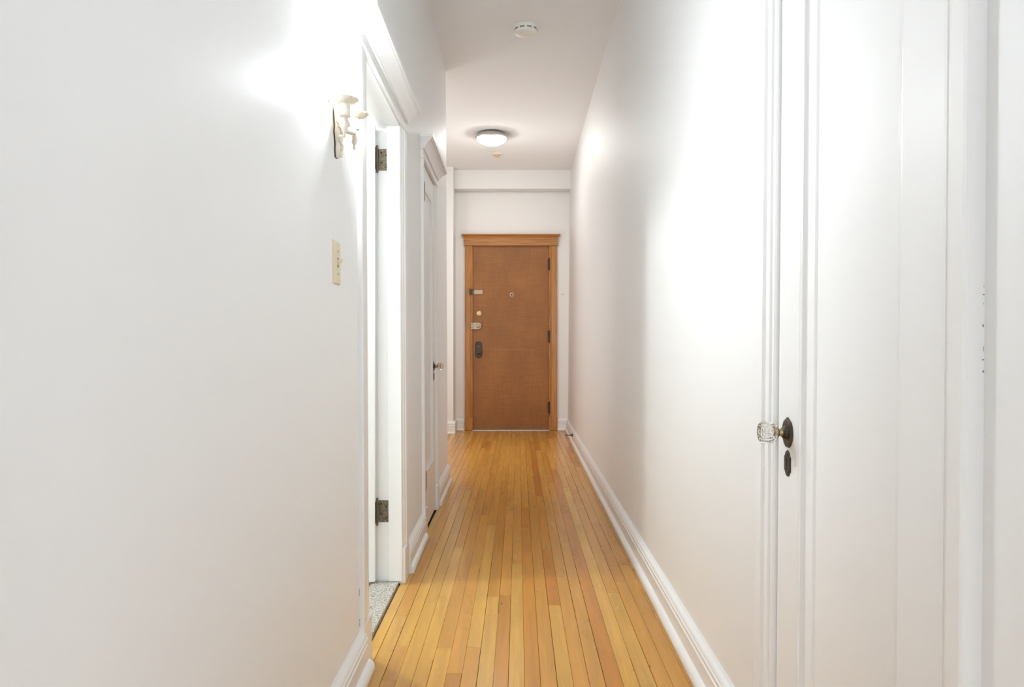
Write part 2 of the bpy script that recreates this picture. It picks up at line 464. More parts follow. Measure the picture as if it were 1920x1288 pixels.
for i in range(22):
    x0, x1 = LIN[i], LIN[i + 1]
    seq = J[i]; y0 = YB; tone = seq[0]
    for (yr, t2) in seq[1:]:
        y1 = JY(yr); plank(x0, x1, y0, y1, tone); y0 = y1; tone = t2
    while y0 < 8.0 and 8.62 - y0 > 1.6:
        y1 = y0 + rng.uniform(0.6, 1.3); plank(x0, x1, y0, y1, tone); y0 = y1; tone = rng.choice('mmmod')
    plank(x0, x1, y0, 8.62, tone)
# alcove strips
x1 = LIN[0]
while x1 > XALC + 0.02:
    x0 = x1 - 0.0477
    y0 = YC - 0.03
    while y0 < 8.30:
        ye = 8.62 if x1 > -0.75 else 8.33
        y1 = min(ye, y0 + rng.uniform(0.7, 1.7))
        if ye - y1 < 0.25: y1 = ye
        plank(x0, x1, y0, y1, rng.choice('mmmlo')); y0 = y1
        if y1 >= ye: break
    x1 = x0

# ------------------------------------------------------------------ baseboards
BASE = [(0, 0), (0.020, 0), (0.020, 0.082), (0.0225, 0.084), (0.0225, 0.088), (0.019, 0.090), (0.019, 0.102), (0.0225, 0.104), (0.0225, 0.108), (0.019, 0.111), (0.0185, 0.116), (0.015, 0.122), (0.007, 0.128), (0.003, 0.133), (0, 0.133)]
SHOE = [(0.0195, 0.001), (0.036, 0.001), (0.0375, 0.006), (0.0365, 0.018), (0.033, 0.027), (0.027, 0.033), (0.0195, 0.036)]
def baseboard(name, y0, y1, xf, label, sh=1.0, shoe_ext=(0, 0)):
    b = tag(MB().extrude(BASE, 'y', y0, y1).build(name, 'trim', xf=xf), label, 'baseboard', kind='structure')
    sp = [(0.0195 + (u - 0.0195) * sh, z) for u, z in SHOE]
    MB().extrude(sp, 'y', y0 + shoe_ext[0], y1 + shoe_ext[1]).build('shoe_moulding', 'trim', b, xf=xf, smooth=True)
    return b
baseboard('baseboard_left', YB, 2.266, LW, 'white baseboard below the light switch, left of the bathroom doorway', 1.1, (0, 0.02))
baseboard('baseboard_left', 3.242, 3.825, LW, 'short white baseboard between the bathroom doorway and closet door', 0.9, (0, -0.02))
baseboard('baseboard_left', 4.585, YC + 0.01, LW, 'short white baseboard past the closet door at the corner', 0.7)
baseboard('baseboard_right', 1.672, YFAR - 0.001, RW, 'long white baseboard along the right wall', 1.0)
def BK(u, x, z): return (x, YFAR - u, z)
def basex(name, x0, x1, yw, label, tall=1.04):
    pr = [(u, z * tall) for u, z in BASE]
    m = MB()
    m.extrude(pr, 'y', x0, x1)
    b = tag(m.build(name, 'trim', xf=lambda u, x, z: (x, yw - u, z)), label, 'baseboard', kind='structure')
    sp = [(0.0195 + (u - 0.0195) * 0.7, z * 0.6) for u, z in SHOE]
    MB().extrude(sp, 'y', x0, x1).build('shoe_moulding', 'trim', b, xf=lambda u, x, z: (x, yw - u, z), smooth=True)
basex('baseboard_back', -0.722, -0.619, YFAR, 'tiny white baseboard piece left of the entry door frame')
basex('baseboard_back', 0.448, 0.558, YFAR, 'tiny white baseboard piece right of the entry door frame')
basex('baseboard_alcove', XALC, -0.7005, 8.29, 'white baseboard on the wall return left of the entry door')
pr = [(u, z * 1.04) for u, z in BASE]
tag(MB().extrude(pr, 'y', 8.284, YFAR).build('baseboard_return', 'trim', xf=lambda u, y, z: (-0.722 + u, y, z)), 'white baseboard on the side of the wall return', 'baseboard', kind='structure')

# ------------------------------------------------------------------ casings of the painted doorways
def casing_profile(w, k, t=1.0):
    P = [(0, -0.004), (0, 0.004), (0.004, 0.008), (0.012, 0.009), (0.014, 0.0045), (0.018, 0.005), (0.021, 0.012), (0.030, 0.0145), (0.036, 0.0145), (0.040, 0.021), (0.070, 0.0235), (0.075, 0.022), (0.077, 0.019), (0.077, -0.004)]
    return [(s * w / 0.077, u * k if u > 0 else u) for s, u in P]
def casing(parent, y_in, sgn, z1, xf, w, k, mat='trim'):
    pr = [(u, y_in + sgn * s) for s, u in casing_profile(w, k)]
    return MB().extrude(pr, 'z', 0.0, z1).build('casing', mat, parent, xf=xf)
def cornice(parent, y0, y1, z0, prof, xf, mat='trim'):
    rings = []
    for u, dz, o in prof:
        u, o = u * 1.12, o * 1.12
        rings.append([(-0.003, y0 - o, z0 + dz), (u, y0 - o, z0 + dz), (u, y1 + o, z0 + dz), (-0.003, y1 + o, z0 + dz)])
    return MB().loft(rings).build('cornice', mat, parent, xf=xf)
CORN = [(0.016, 0, 0.001), (0.020, 0.001, 0.004), (0.020, 0.006, 0.004), (0.024, 0.012, 0.008), (0.030, 0.022, 0.013), (0.040, 0.034, 0.020), (0.050, 0.042, 0.027), (0.056, 0.045, 0.030), (0.056, 0.050, 0.030), (0.062, 0.051, 0.035), (0.063, 0.064, 0.036), (0.058, 0.066, 0.031)]
def left_doorway(name, o0, o1, w, zt, zc, k, label, rev=0.006):
    t = thing(name, LW(0, (o0 + o1) / 2, 0), label, 'door frame', 'structure')
    casing(t, o0 - rev, -1, zt, LW, w, k); casing(t, o1 + rev, 1, zt, LW, w, k)
    for y0, y1 in ((o0 - rev - w - 0.002, o0 - rev + 0.001), (o1 + rev - 0.001, o1 + rev + w + 0.002)):
        MB().box(-0.002, 0.0245 * k, y0, y1, 0.0, 0.145).build('plinth_block', 'trim', t, xf=LW, bevel=0.002)
    ya, yb = o0 - rev - w, o1 + rev + w
    MB().box(-0.002, 0.020 * k, ya, yb, zt, zc).build('header', 'trim', t, xf=LW, bevel=0.0015)
    MB().box(0.0, 0.020 * k + 0.005, ya - 0.004, yb + 0.004, zt - 0.001, zt + 0.010).build('header_bead', 'trim', t, xf=LW, bevel=0.003)
    cornice(t, ya, yb, zc, CORN, LW)
    return t
KB = 0.62
tB = left_doorway('trim_bathroom_doorway', BO0, BO1 - 0.004, 0.118, BOT - 0.004, 1.953, KB, 'white moulded frame with crown around the open bathroom doorway')
# jamb linings and stops (far jamb faces the viewer)
jm = MB().box(-0.142, 0.004, BO1 - 0.001, BO1 + 0.018, 0.0, BOT).build('jamb', 'trim', tB, xf=LW)
MB().box(-0.052, 0.003, BO1 - 0.013, BO1, 0.0125, BOT - 0.012).build('door_stop_strip', 'trim', jm, xf=LW, bevel=0.0015)
jm = MB().box(-0.142, 0.004, BO0 - 0.018, BO0 + 0.001, 0.0, BOT).build('jamb', 'trim', tB, xf=LW)
MB().box(-0.052, 0.003, BO0, BO0 + 0.013, 0.0125, BOT - 0.012).build('door_stop_strip', 'trim', jm, xf=LW, bevel=0.0015)
jm = MB().box(-0.142, 0.004, BO0, BO1, BOT - 0.001, BOT + 0.018).build('head_jamb', 'trim', tB, xf=LW)
MB().box(-0.052, 0.003, BO0 + 0.013, BO1 - 0.013, BOT - 0.013, BOT).build('door_stop_strip', 'trim', jm, xf=LW, bevel=0.0015)
tC = left_doorway('trim_closet_doorway', CO0, CO1, 0.098, COT - 0.003, 1.998, 0.72, 'white moulded frame with crown around the closed closet door')
tR = thing('trim_right_doorway', RW(0, (RO0 + RO1) / 2, 0), 'white moulded frame around the near white door on the right', 'door frame', 'structure')
casing(tR, RO1 + 0.001, 1, ROT, RW, 0.079, 1.0)
casing(tR, RO0 - 0.001, -1, ROT, RW, 0.079, 1.0)
MB().box(-0.002, 0.022, RO0 - 0.08, RO1 + 0.08, ROT, ROT + 0.055).build('header', 'trim', tR, xf=RW, bevel=0.0015)
cornice(tR, RO0 - 0.08, RO1 + 0.08, ROT + 0.055, CORN, RW)

# flecks of bare wood where the paint has chipped along the near outer edge
for (yp, ln) in ((538, 3), (553, 2), (570, 3), (611, 5), (654, 9), (674, 2), (696, 4)):
    zc = 1.0 - (yp - 644) * 0.89 / 1400.0; hl = ln * 0.89 / 2800.0
    MB().box(0.0008 + 0.0006 * (ln % 2), 0.0017 + 0.0005 * (ln % 3), RO0 - 0.0806, RO0 - 0.0795, zc - hl, zc + hl).build('paint_chip', 'bare_wood', tR, xf=RW)
for (za, zb) in ((0.150, 0.160), (0.163, 0.172), (0.24, 0.262)):
    MB().box(0.0, 0.0012, 2.2445, 2.2465, za, zb).build('paint_chip', 'bare_wood', tB, xf=LW)

# ------------------------------------------------------------------ panelled door leaves (frame coords: a along the leaf, d depth out of the face, z)
def leaf(parent, w, h, st, rail_b, rail_t, mp, rec, thick, place, mat='door_white'):
    """one-panel door: stiles, rails, sticking and recessed panel; place(a, d, z) -> world"""
    a0, a1, z0, z1 = st, w - st, rail_b, h - rail_t
    MB().box(0, st, -thick, 0, 0.008, h).build('stile', mat, parent, xf=place, bevel=0.0012)
    MB().box(w - st, w, -thick, 0, 0.008, h).build('stile', mat, parent, xf=place, bevel=0.0012)
    MB().box(a0 + 0.0004, a1 - 0.0004, -thick, -0.0002, 0.008, z0).build('rail', mat, parent, xf=place)
    MB().box(a0 + 0.0004, a1 - 0.0004, -thick, -0.0002, z1, h).build('rail', mat, parent, xf=place)
    p = MB().box(a0 - 0.004, a1 + 0.004, -thick + 0.006, -rec - 0.001, z0 - 0.004, z1 + 0.004).build('panel', mat, parent, xf=place)
    # sticking: stepped frame going down to the panel, mitred
    prof = [(0.0, -0.0004), (0.003, 0.0002), (0.008, -0.002), (0.011, -0.008), (0.013, -0.010), (mp * 0.55, -0.0115), (mp * 0.85, -0.0135), (mp * 0.92, -rec + 0.001), (mp, -rec - 0.0025)]
    rings = []
    for s, d in prof:
        rings.append([(a0 + s, d, z0 + s), (a1 - s, d, z0 + s), (a1 - s, d, z1 - s), (a0 + s, d, z1 - s)])
    MB().loft(rings, cap=False).build('panel_moulding', mat, parent, xf=place)
    return p

def hinge(parent, c, mat='hinge', axis_r=0.0055, hh=0.092, plates=()):
    x, y, z = c
    k = MB()
    k.lathe([(0.001, -hh / 2 - 0.012), (0.0045, -hh / 2 - 0.010), (0.0055, -hh / 2 - 0.006), (0.003, -hh / 2 - 0.001), (axis_r, -hh / 2), (axis_r, -hh / 2 + 0.017), (axis_r * 0.9, -hh / 2 + 0.018), (axis_r, -hh / 2 + 0.019), (axis_r, -0.010), (axis_r * 0.9, -0.009), (axis_r, -0.008), (axis_r, 0.010), (axis_r * 0.9, 0.011), (axis_r, 0.012), (axis_r, hh / 2 - 0.018), (axis_r * 0.9, hh / 2 - 0.017), (axis_r, hh / 2 - 0.016), (axis_r, hh / 2), (0.003, hh / 2 + 0.001), (0.0055, hh / 2 + 0.006), (0.0045, hh / 2 + 0.010), (0.001, hh / 2 + 0.012)], c, n=14)
    h = k.build('hinge', mat, parent, smooth=True)
    for p in plates:
        pl = MB().box(*p).build('hinge_plate', mat, h, bevel=0.0005)
    return h

# bathroom door, standing open into the bathroom
dB = thing('door_1', (-0.60, 3.09, 0), 'white panelled bathroom door standing open on worn hinges', 'door', 'structure')
def placeB(a, d, z): return (-0.590 - a, 3.0685 - d, z + 0.012)
leaf(dB, 0.725, 1.885, 0.105, 0.20, 0.115, 0.04, 0.014, 0.038, placeB)
for zc in (1.765, 0.302):
    h = hinge(dB, (-0.5865, 3.0985, zc), plates=[(-0.582, -0.541, 3.1085, 3.1115, zc - 0.045, zc + 0.045), (-0.5905, -0.5885, 3.070, 3.096, zc - 0.045, zc + 0.045)])
    for (dx, dz) in ((-0.571, 0.03), (-0.551, 0.018), (-0.571, -0.012), (-0.551, -0.03)):
        MB().lathe([(0.0001, 0.0022), (0.003, 0.002), (0.0042, 0.0)], (dx, 3.1085, zc + dz), (0, -1, 0), 10).build('screw', 'bronze', h, smooth=True)

# ---- knob set builder: axis points out of the door into the hall
def knobset(parent, origin, axis, tang, place_scale=1.0, glass=True):
    ax = Vector(axis).normalized(); tg = Vector(tang).normalized(); up = Vector((0, 0, 1)); s = place_scale
    O = Vector(origin)
    def fr(a, b, c): return tuple(O + tg * a * s + up * b * s + ax * c * s)      # along door, up, out
    def plate(outline, t, bev, name, mat, par):
        n = len(outline); cx = sum(p[0] for p in outline) / n; cy = sum(p[1] for p in outline) / n
        m = MB()
        m.loft([[fr(p[0], p[1], -0.001) for p in outline], [fr(p[0], p[1], t * 0.6) for p in outline], [fr(cx + (p[0] - cx) * bev, cy + (p[1] - cy) * bev, t) for p in outline]])
        return m.build(name, mat, par)
    rose = [(1.3 * a, b) for a, b in [(-0.014, -0.024), (-0.007, -0.030), (0.007, -0.030), (0.014, -0.024), (0.020, -0.012), (0.022, 0.0), (0.020, 0.012), (0.015, 0.022), (0.008, 0.026), (0.0, 0.031), (-0.008, 0.026), (-0.015, 0.022), (-0.020, 0.012), (-0.022, 0.0), (-0.020, -0.012)]]
    R = plate(rose, 0.005, 0.78, 'rose_plate', 'bronze', parent)
    MB().lathe([(0.0155, 0), (0.015, 0.004 * s), (0.012, 0.008 * s), (0.010, 0.010 * s)], fr(0, 0, 0.003), ax, 20).build('collar', 'bronze', R, smooth=True)
    MB().lathe([(0.0080 * s, 0), (0.0078 * s, 0.004 * s), (0.0072 * s, 0.005 * s), (0.0072 * s, 0.009 * s), (0.011 * s, 0.011 * s), (0.0145 * s, 0.014 * s), (0.0145 * s, 0.015 * s)], fr(0, 0, 0.011), ax, 20).build('knob_shank', 'oldbrass', R, smooth=True)
    def fl(k, i): return 1.0 if k in (0,) else (1.0 if i % 2 == 0 else (0.90 if 1 < k < 6 else 0.95))
    MB().lathe([(0.0125 * s, 0), (0.0175 * s, 0.002 * s), (0.0215 * s, 0.007 * s), (0.0205 * s, 0.014 * s), (0.0225 * s, 0.022 * s), (0.0225 * s, 0.028 * s), (0.0190 * s, 0.0325 * s), (0.0150 * s, 0.0325 * s), (0.0135 * s, 0.0305 * s)], fr(0, 0, 0.0255), ax, 24, flute=fl).build('glass_knob', 'glass', R)
    zk = -0.062
    key = [(1.6 * a, b) for a, b in [(-0.0105, -0.017), (-0.0075, -0.019), (-0.0055, -0.0255), (0.0, -0.028), (0.0055, -0.0255), (0.0075, -0.019), (0.0105, -0.017), (0.0105, 0.013), (0.0075, 0.015), (0.0065, 0.021), (0.0, 0.026), (-0.0065, 0.021), (-0.0075, 0.015), (-0.0105, 0.013)]]
    K = plate([(a, b + zk) for a, b in key], 0.004, 0.8, 'keyhole_plate', 'bronze', parent)
    hole = [(0.0035 * math.cos(t), zk + 0.005 + 0.0045 * math.sin(t)) for t in [PI * (i / 8) for i in range(9)]] + [(-0.002, zk), (-0.003, zk - 0.014), (0.003, zk - 0.014), (0.002, zk)]
    m = MB(); m.loft([[fr(p[0], p[1], 0.003) for p in hole], [fr(p[0], p[1], 0.0046) for p in hole]])
    m.build('keyhole', 'slot', K)

# closet door (closed)
dC = thing('door_2', LW(0, CO0, 0), 'narrow closed white closet door with glass knob on the left', 'door', 'structure')
cw = CO1 - CO0 - 0.006
def placeC(a, d, z): return LW(0.001 + d, CO0 + 0.003 + a, z + 0.006)
leaf(dC, cw, COT - 0.014, 0.095, 0.30, 0.115, 0.035, 0.012, 0.036, placeC)
for zc in (1.80, 0.275):
    hinge(dC, LW(0.006, CO0 + 0.004, zc), 'bronze', hh=0.085)
knobset(dC, LW(0.001, CO1 - 0.058, 0.865), (1, 0, 0), (0, 1, 0), 0.95)
MB().box(-0.125, -0.042, CO0 - 0.02, CO1 + 0.02, 0, COT + 0.02).build('stop_board', 'slot', tC, xf=LW)

# right-hand door (closed)
dR = thing('door_3', RW(0, RO1, 0), 'tall white panelled door with fluted glass knob at the right', 'door', 'structure')
rw = RO1 - RO0 - 0.006
def placeR(a, d, z): return RW(d - 0.001, RO1 - 0.003 - a, z + 0.006)
leaf(dR, rw, ROT - 0.012, 0.114, 0.22, 0.12, 0.046, 0.017, 0.036, placeR)
knobset(dR, RW(-0.001, 1.527, 0.818), (-1, 0, 0), (0, 1, 0), 1.0)

# ------------------------------------------------------------------ entry door
dE = thing('door_4', ((DX0 + DX1) / 2, YFAR, 0), 'glossy brown entry door with locks at the end of the hall', 'door', 'structure')
MB().box(DX0, DX1, YFAR + 0.006, YFAR + 0.048, 0.018, DTOP).build('leaf', 'weave', dE, bevel=0.0015)
YD = YFAR + 0.006
def PX(x): return (x - 972) * YD / 1400.0
def PZ(y): return 1.0 - (y - 644) * YD / 1400.0
# chain-guard keeper: chrome plate with slot on leaf
k = MB().box(PX(889), PX(905), YD - 0.012, YD, PZ(551.5), PZ(544)).build('door_guard', 'steel', dE, bevel=0.002)
MB().box(PX(891.5), PX(902.5), YD - 0.0135, YD - 0.0118, PZ(549), PZ(546.6)).build('guard_slot', 'steel', k)
MB().lathe([(0.006, 0), (0.006, 0.02), (0.002, 0.022)], (PX(889), YD - 0.008, PZ(548)), (-1, 0, 0), 10).build('guard_bar', 'steel', k, smooth=True)
# peephole
p = MB().lathe([(0.024, 0), (0.024, 0.003), (0.018, 0.006), (0.009, 0.006)], (PX(959.5), YD, PZ(552.5)), (0, -1, 0), 24).build('peephole', 'steel', dE, smooth=True)
MB().lathe([(0.010, 0), (0.007, 0.001)], (PX(959.5), YD - 0.006, PZ(552.5)), (0, -1, 0), 16).build('peephole_lens', 'slot', p)
# deadbolt cylinder
p = MB().lathe([(0.030, 0), (0.030, 0.004), (0.025, 0.009), (0.020, 0.012), (0.014, 0.013)], (PX(898), YD, PZ(587.8)), (0, -1, 0), 28).build('lock_cylinder', 'brass', dE, smooth=True)
MB().box(PX(898) - 0.002, PX(898) + 0.002, YD - 0.0145, YD - 0.0125, PZ(590), PZ(587)).build('keyway', 'slot', p)
# rim lock
x0, x1, xm, z0, z1 = PX(886.5), PX(902), PX(898.5), PZ(617.5), PZ(605)
zm = (z0 + z1) / 2
r = MB().loft([[(x0, y, z0), (xm, y, z0), (x1, y, zm - 0.02), (x1 + 0.002, y, zm), (x1, y, zm + 0.02), (xm, y, z1), (x0, y, z1)] for y in (YD, YD - 0.022)]).build('rim_lock', 'steel', dE, bevel=0.002)
MB().lathe([(0.024, 0), (0.024, 0.004), (0.018, 0.007)], (PX(896.8), YD - 0.022, zm), (0, -1, 0), 24).build('thumb_turn', 'oldbrass', r, smooth=True)
st = MB().box(PX(883.2), PX(887), YFAR - 0.034, YFAR - 0.012, z0 + 0.002, z1 - 0.002).build('lock_strike', 'steel', dE, bevel=0.0015)
for dz in (-0.018, 0.018):
    MB().lathe([(0.0055, 0), (0.005, 0.001)], (PX(885.2), YFAR - 0.034, zm + dz), (0, -1, 0), 10).build('screw', 'slot', st)
# escutcheon and knob
xc = PX(897.6); hw = 0.040; za, zb = PZ(671.5), PZ(639.5)
out = [(xc + hw * math.cos(t), zb - hw + hw * math.sin(t)) for t in [PI * i / 10 for i in range(11)]] + [(xc - hw * math.cos(t), za + hw - hw * math.sin(t)) for t in [PI * i / 10 for i in range(11)]]
cz = (za + zb) / 2
e = MB().loft([[(a, YD, b) for a, b in out], [(a, YD - 0.005, b) for a, b in out], [(xc + (a - xc) * 0.85, YD - 0.009, cz + (b - cz) * 0.95) for a, b in out]]).build('escutcheon', 'bronze', dE)
MB().lathe([(0.026, 0), (0.026, 0.004), (0.021, 0.006)], (xc, YD - 0.008, PZ(660)), (0, -1, 0), 24).build('knob_ring', 'oldbrass', e, smooth=True)
MB().lathe([(0.012, 0), (0.011, 0.022), (0.022, 0.032), (0.026, 0.044), (0.022, 0.054), (0.008, 0.058)], (xc, YD - 0.012, PZ(660)), (0, -1, 0), 24).build('knob', 'bronze', e, smooth=True)
MB().lathe([(0.006, 0), (0.005, 0.0015)], (xc, YD - 0.008, PZ(649.5)), (0, -1, 0), 12).build('screw', 'oldbrass', e)
for yy in (495.5, 631, 764):
    hz = PZ(yy)
    h = hinge(dE, (DX1 + 0.002, YFAR - 0.022, hz), 'bronze', axis_r=0.008, hh=0.125, plates=[(DX1 - 0.014, DX1 + 0.001, YFAR + 0.003, YFAR + 0.007, hz - 0.062, hz + 0.062)])
# seam across the leaf and metal threshold
MB().box(PX(925), PX(1004), YD - 0.0012, YD, PZ(656.2), PZ(655.6)).build('seam', 'oak_h', dE)
th = tag(MB().extrude([(YFAR - 0.035, 0.0), (YFAR - 0.03, 0.008), (YFAR - 0.0, 0.014), (YFAR + 0.09, 0.014), (YFAR + 0.09, 0.0)], 'x', DX0 - 0.004, DX1 + 0.004).build('trim_threshold', 'steel'), 'thin worn metal threshold under the entry door', 'threshold', kind='structure')

# oak frame
tE = thing('trim_entry_doorway', ((DX0 + DX1) / 2, YFAR, 0), 'varnished orange oak frame around the brown entry door', 'door frame', 'structure')
def oak_leg(xi, xo):
    s = 1 if xo > xi else -1; w = abs(xo - xi)
    P = [(0, 0.0), (0, 0.016), (0.006, 0.020), (0.014, 0.018), (0.016, 0.012), (0.022, 0.012), (0.026, 0.018), (w - 0.012, 0.020), (w - 0.006, 0.026), (w, 0.026), (w, 0.0)]
    MB().extrude([(xi + s * a, YFAR - d) for a, d in P], 'z', PZ(782), 2.12).build('casing', 'oak_v', tE)
    MB().box(min(xi, xo) - 0.004, max(xi, xo) + 0.004, YFAR - 0.030, YFAR - 0.001, 0.001, PZ(782)).build('plinth_block', 'oak_v', tE, bevel=0.002)
OXL, OXR = (872 - 972) * YFAR / 1400, (1044 - 972) * YFAR / 1400
oak_leg(DX0 - 0.004, OXL); oak_leg(DX1 + 0.004, OXR)
zt, zb_, zcr = PZ(441), PZ(461), PZ(445.5)
MB().box(OXL - 0.012, OXR + 0.012, YFAR - 0.034, YFAR - 0.001, zb_, zcr + 0.002).build('header', 'oak_h', tE, bevel=0.002)
rings = []
for d, z, o in ((0.034, zcr - 0.004, 0.0), (0.040, zcr, 0.006), (0.046, zcr + 0.010, 0.010), (0.060, zcr + 0.020, 0.022), (0.066, zcr + 0.024, 0.026), (0.066, zt + 0.004, 0.026)):
    rings.append([(OXL - 0.012 - o, YFAR - 0.001, z), (OXL - 0.012 - o, YFAR - d, z), (OXR + 0.012 + o, YFAR - d, z), (OXR + 0.012 + o, YFAR - 0.001, z)])
MB().loft(rings).build('cornice', 'oak_h', tE)
for (xa, xb) in ((DX0 - 0.0055, DX0 - 0.0008), (DX1 + 0.0008, DX1 + 0.0055)):
    MB().box(xa, xb, YFAR - 0.006, YFAR + 0.06, 0.0, DTOP + 0.004).build('jamb', 'oak_v', tE)
MB().box(DX0 - 0.0055, DX1 + 0.0055, YFAR - 0.002, YFAR + 0.06, DTOP + 0.001, DTOP + 0.005).build('head_jamb', 'oak_h', tE)
MB().box(PX(880.3), PX(886), YFAR - 0.036, YFAR - 0.018, PZ(553), PZ(541.5)).build('guard_keeper', 'bronze', tE, bevel=0.002)

# ------------------------------------------------------------------ ceiling lamp
LX, LY = -0.25, 6.97
t = thing('ceiling_lamp', (LX, LY, H), 'lit round flush-mount ceiling lamp with brushed metal rim', 'ceiling lamp')
MB().lathe([(0.118, 0.0), (0.134, -0.006), (0.147, -0.020), (0.1525, -0.034), (0.1555, -0.046), (0.1515, -0.054), (0.141, -0.053), (0.140, -0.046), (0.100, -0.044)], (LX, LY, H), n=48).build('rim', 'chrome', t, smooth=True)
MB().lathe([(0.1395, -0.049), (0.136, -0.056), (0.126, -0.069), (0.109, -0.082), (0.087, -0.093), (0.061, -0.102), (0.032, -0.107), (0.004, -0.109)], (LX, LY, H), n=40).build('glass_dome', 'dome', t, smooth=True)
for a in (-0.75, 1.34, 3.44):
    ca, sa = math.cos(a), math.sin(a)
    c = MB(); c.tube([(LX + ca * 0.150, LY + sa * 0.150, H - 0.044), (LX + ca * 0.150, LY + sa * 0.150, H - 0.058), (LX + ca * 0.133, LY + sa * 0.133, H - 0.070)], 0.003, 8)
    c.build('clip', 'bronze', t, smooth=True)

# smoke alarm
SX, SY = 0.046, 4.62
t = thing('smoke_alarm', (SX, SY, H), 'round white smoke alarm with dark vents on the near ceiling', 'smoke alarm')
MB().lathe([(0.073, 0.0), (0.074, -0.004), (0.073, -0.009), (0.069, -0.011)], (SX, SY, H), n=48).build('mounting_base', 'plastic', t, smooth=True)
body = MB().lathe([(0.071, -0.010), (0.072, -0.014), (0.0715, -0.034), (0.069, -0.041), (0.064, -0.044), (0.022, -0.046), (0.0, -0.046)], (SX, SY, H), n=48).build('body', 'plastic', t, smooth=True)
for k in range(10):
    a0 = 2 * PI * k / 10 + 0.09 - PI / 2
    for zz in (-0.0215, -0.0265):
        pts = []
        for i in range(7):
            a = a0 + i * (0.42 / 6)
            pts.append(a)
        m = MB()
        m.loft([[(SX + 0.066 * math.cos(a), SY + 0.066 * math.sin(a), H + zz - 0.0016), (SX + 0.0722 * math.cos(a), SY + 0.0722 * math.sin(a), H + zz - 0.0016), (SX + 0.0722 * math.cos(a), SY + 0.0722 * math.sin(a), H + zz + 0.0014), (SX + 0.066 * math.cos(a), SY + 0.066 * math.sin(a), H + zz + 0.0014)] for a in pts])
        m.build('vent', 'slot', t)
MB().lathe([(0.016, 0), (0.016, -0.0025), (0.013, -0.004), (0.003, -0.003)], (SX, SY - 0.010, H - 0.0455), n=24).build('test_button', 'plastic', t, smooth=True)
MB().lathe([(0.003, 0), (0.003, -0.002)], (SX - 0.03, SY - 0.02, H - 0.0445), n=12).build('indicator', 'almond', t)

# small heat detector
DX, DY = -0.220, 7.72
t = thing('heat_detector', (DX, DY, H), 'small cream heat detector behind the lit ceiling lamp', 'detector')
MB().lathe([(0.056, 0.0), (0.056, -0.006), (0.052, -0.011), (0.034, -0.015)], (DX, DY, H), n=36).build('mounting_base', 'almond', t, smooth=True)
MB().lathe([(0.022, -0.013), (0.020, -0.020), (0.012, -0.024)], (DX, DY, H), n=24).build('stem', 'almond', t, smooth=True)
MB().lathe([(0.010, -0.024), (0.024, -0.026), (0.024, -0.030), (0.010, -0.033), (0.001, -0.034)], (DX, DY, H), n=24).build('sensor_disc', 'brass', t, smooth=True)

# ------------------------------------------------------------------ wall sconce
SYc = 1.968; SZ = 1.624
t = thing('wall_sconce', LW(0, SYc, 1.49), 'ornate cream two-candle wall sconce glowing beside the bathroom doorway', 'wall lamp')
prof = [(0.010, 1.512), (0.014, 1.525), (0.012, 1.538), (0.018, 1.552), (0.024, 1.562), (0.019, 1.575), (0.024, 1.590), (0.030, 1.604), (0.033, 1.622), (0.032, 1.640), (0.024, 1.652), (0.014, 1.664), (0.016, 1.674), (0.008, 1.690), (0.001, 1.697)]
prof = [(a, z if z > 1.6 else 1.6 - (1.6 - z) * 1.26) for a, z in prof]
out = [(SYc + a, z) for a, z in prof] + [(SYc - a, z) for a, z in prof[::-1]]
MB().loft([[(-0.001, a, b) for a, b in out], [(0.0035, a, b) for a, b in out]]).build('mounting_plate', 'bronze', t, xf=LW)
MB().loft([[(0.0036, SYc + (a - SYc) * 0.96, b) for a, b in out], [(0.008, SYc + (a - SYc) * 0.9, b) for a, b in out], [(0.013, SYc + (a - SYc) * 0.55, 1.60 + (b - 1.60) * 0.93) for a, b in out]]).build('back_plate', 'porcelain', t, xf=LW)
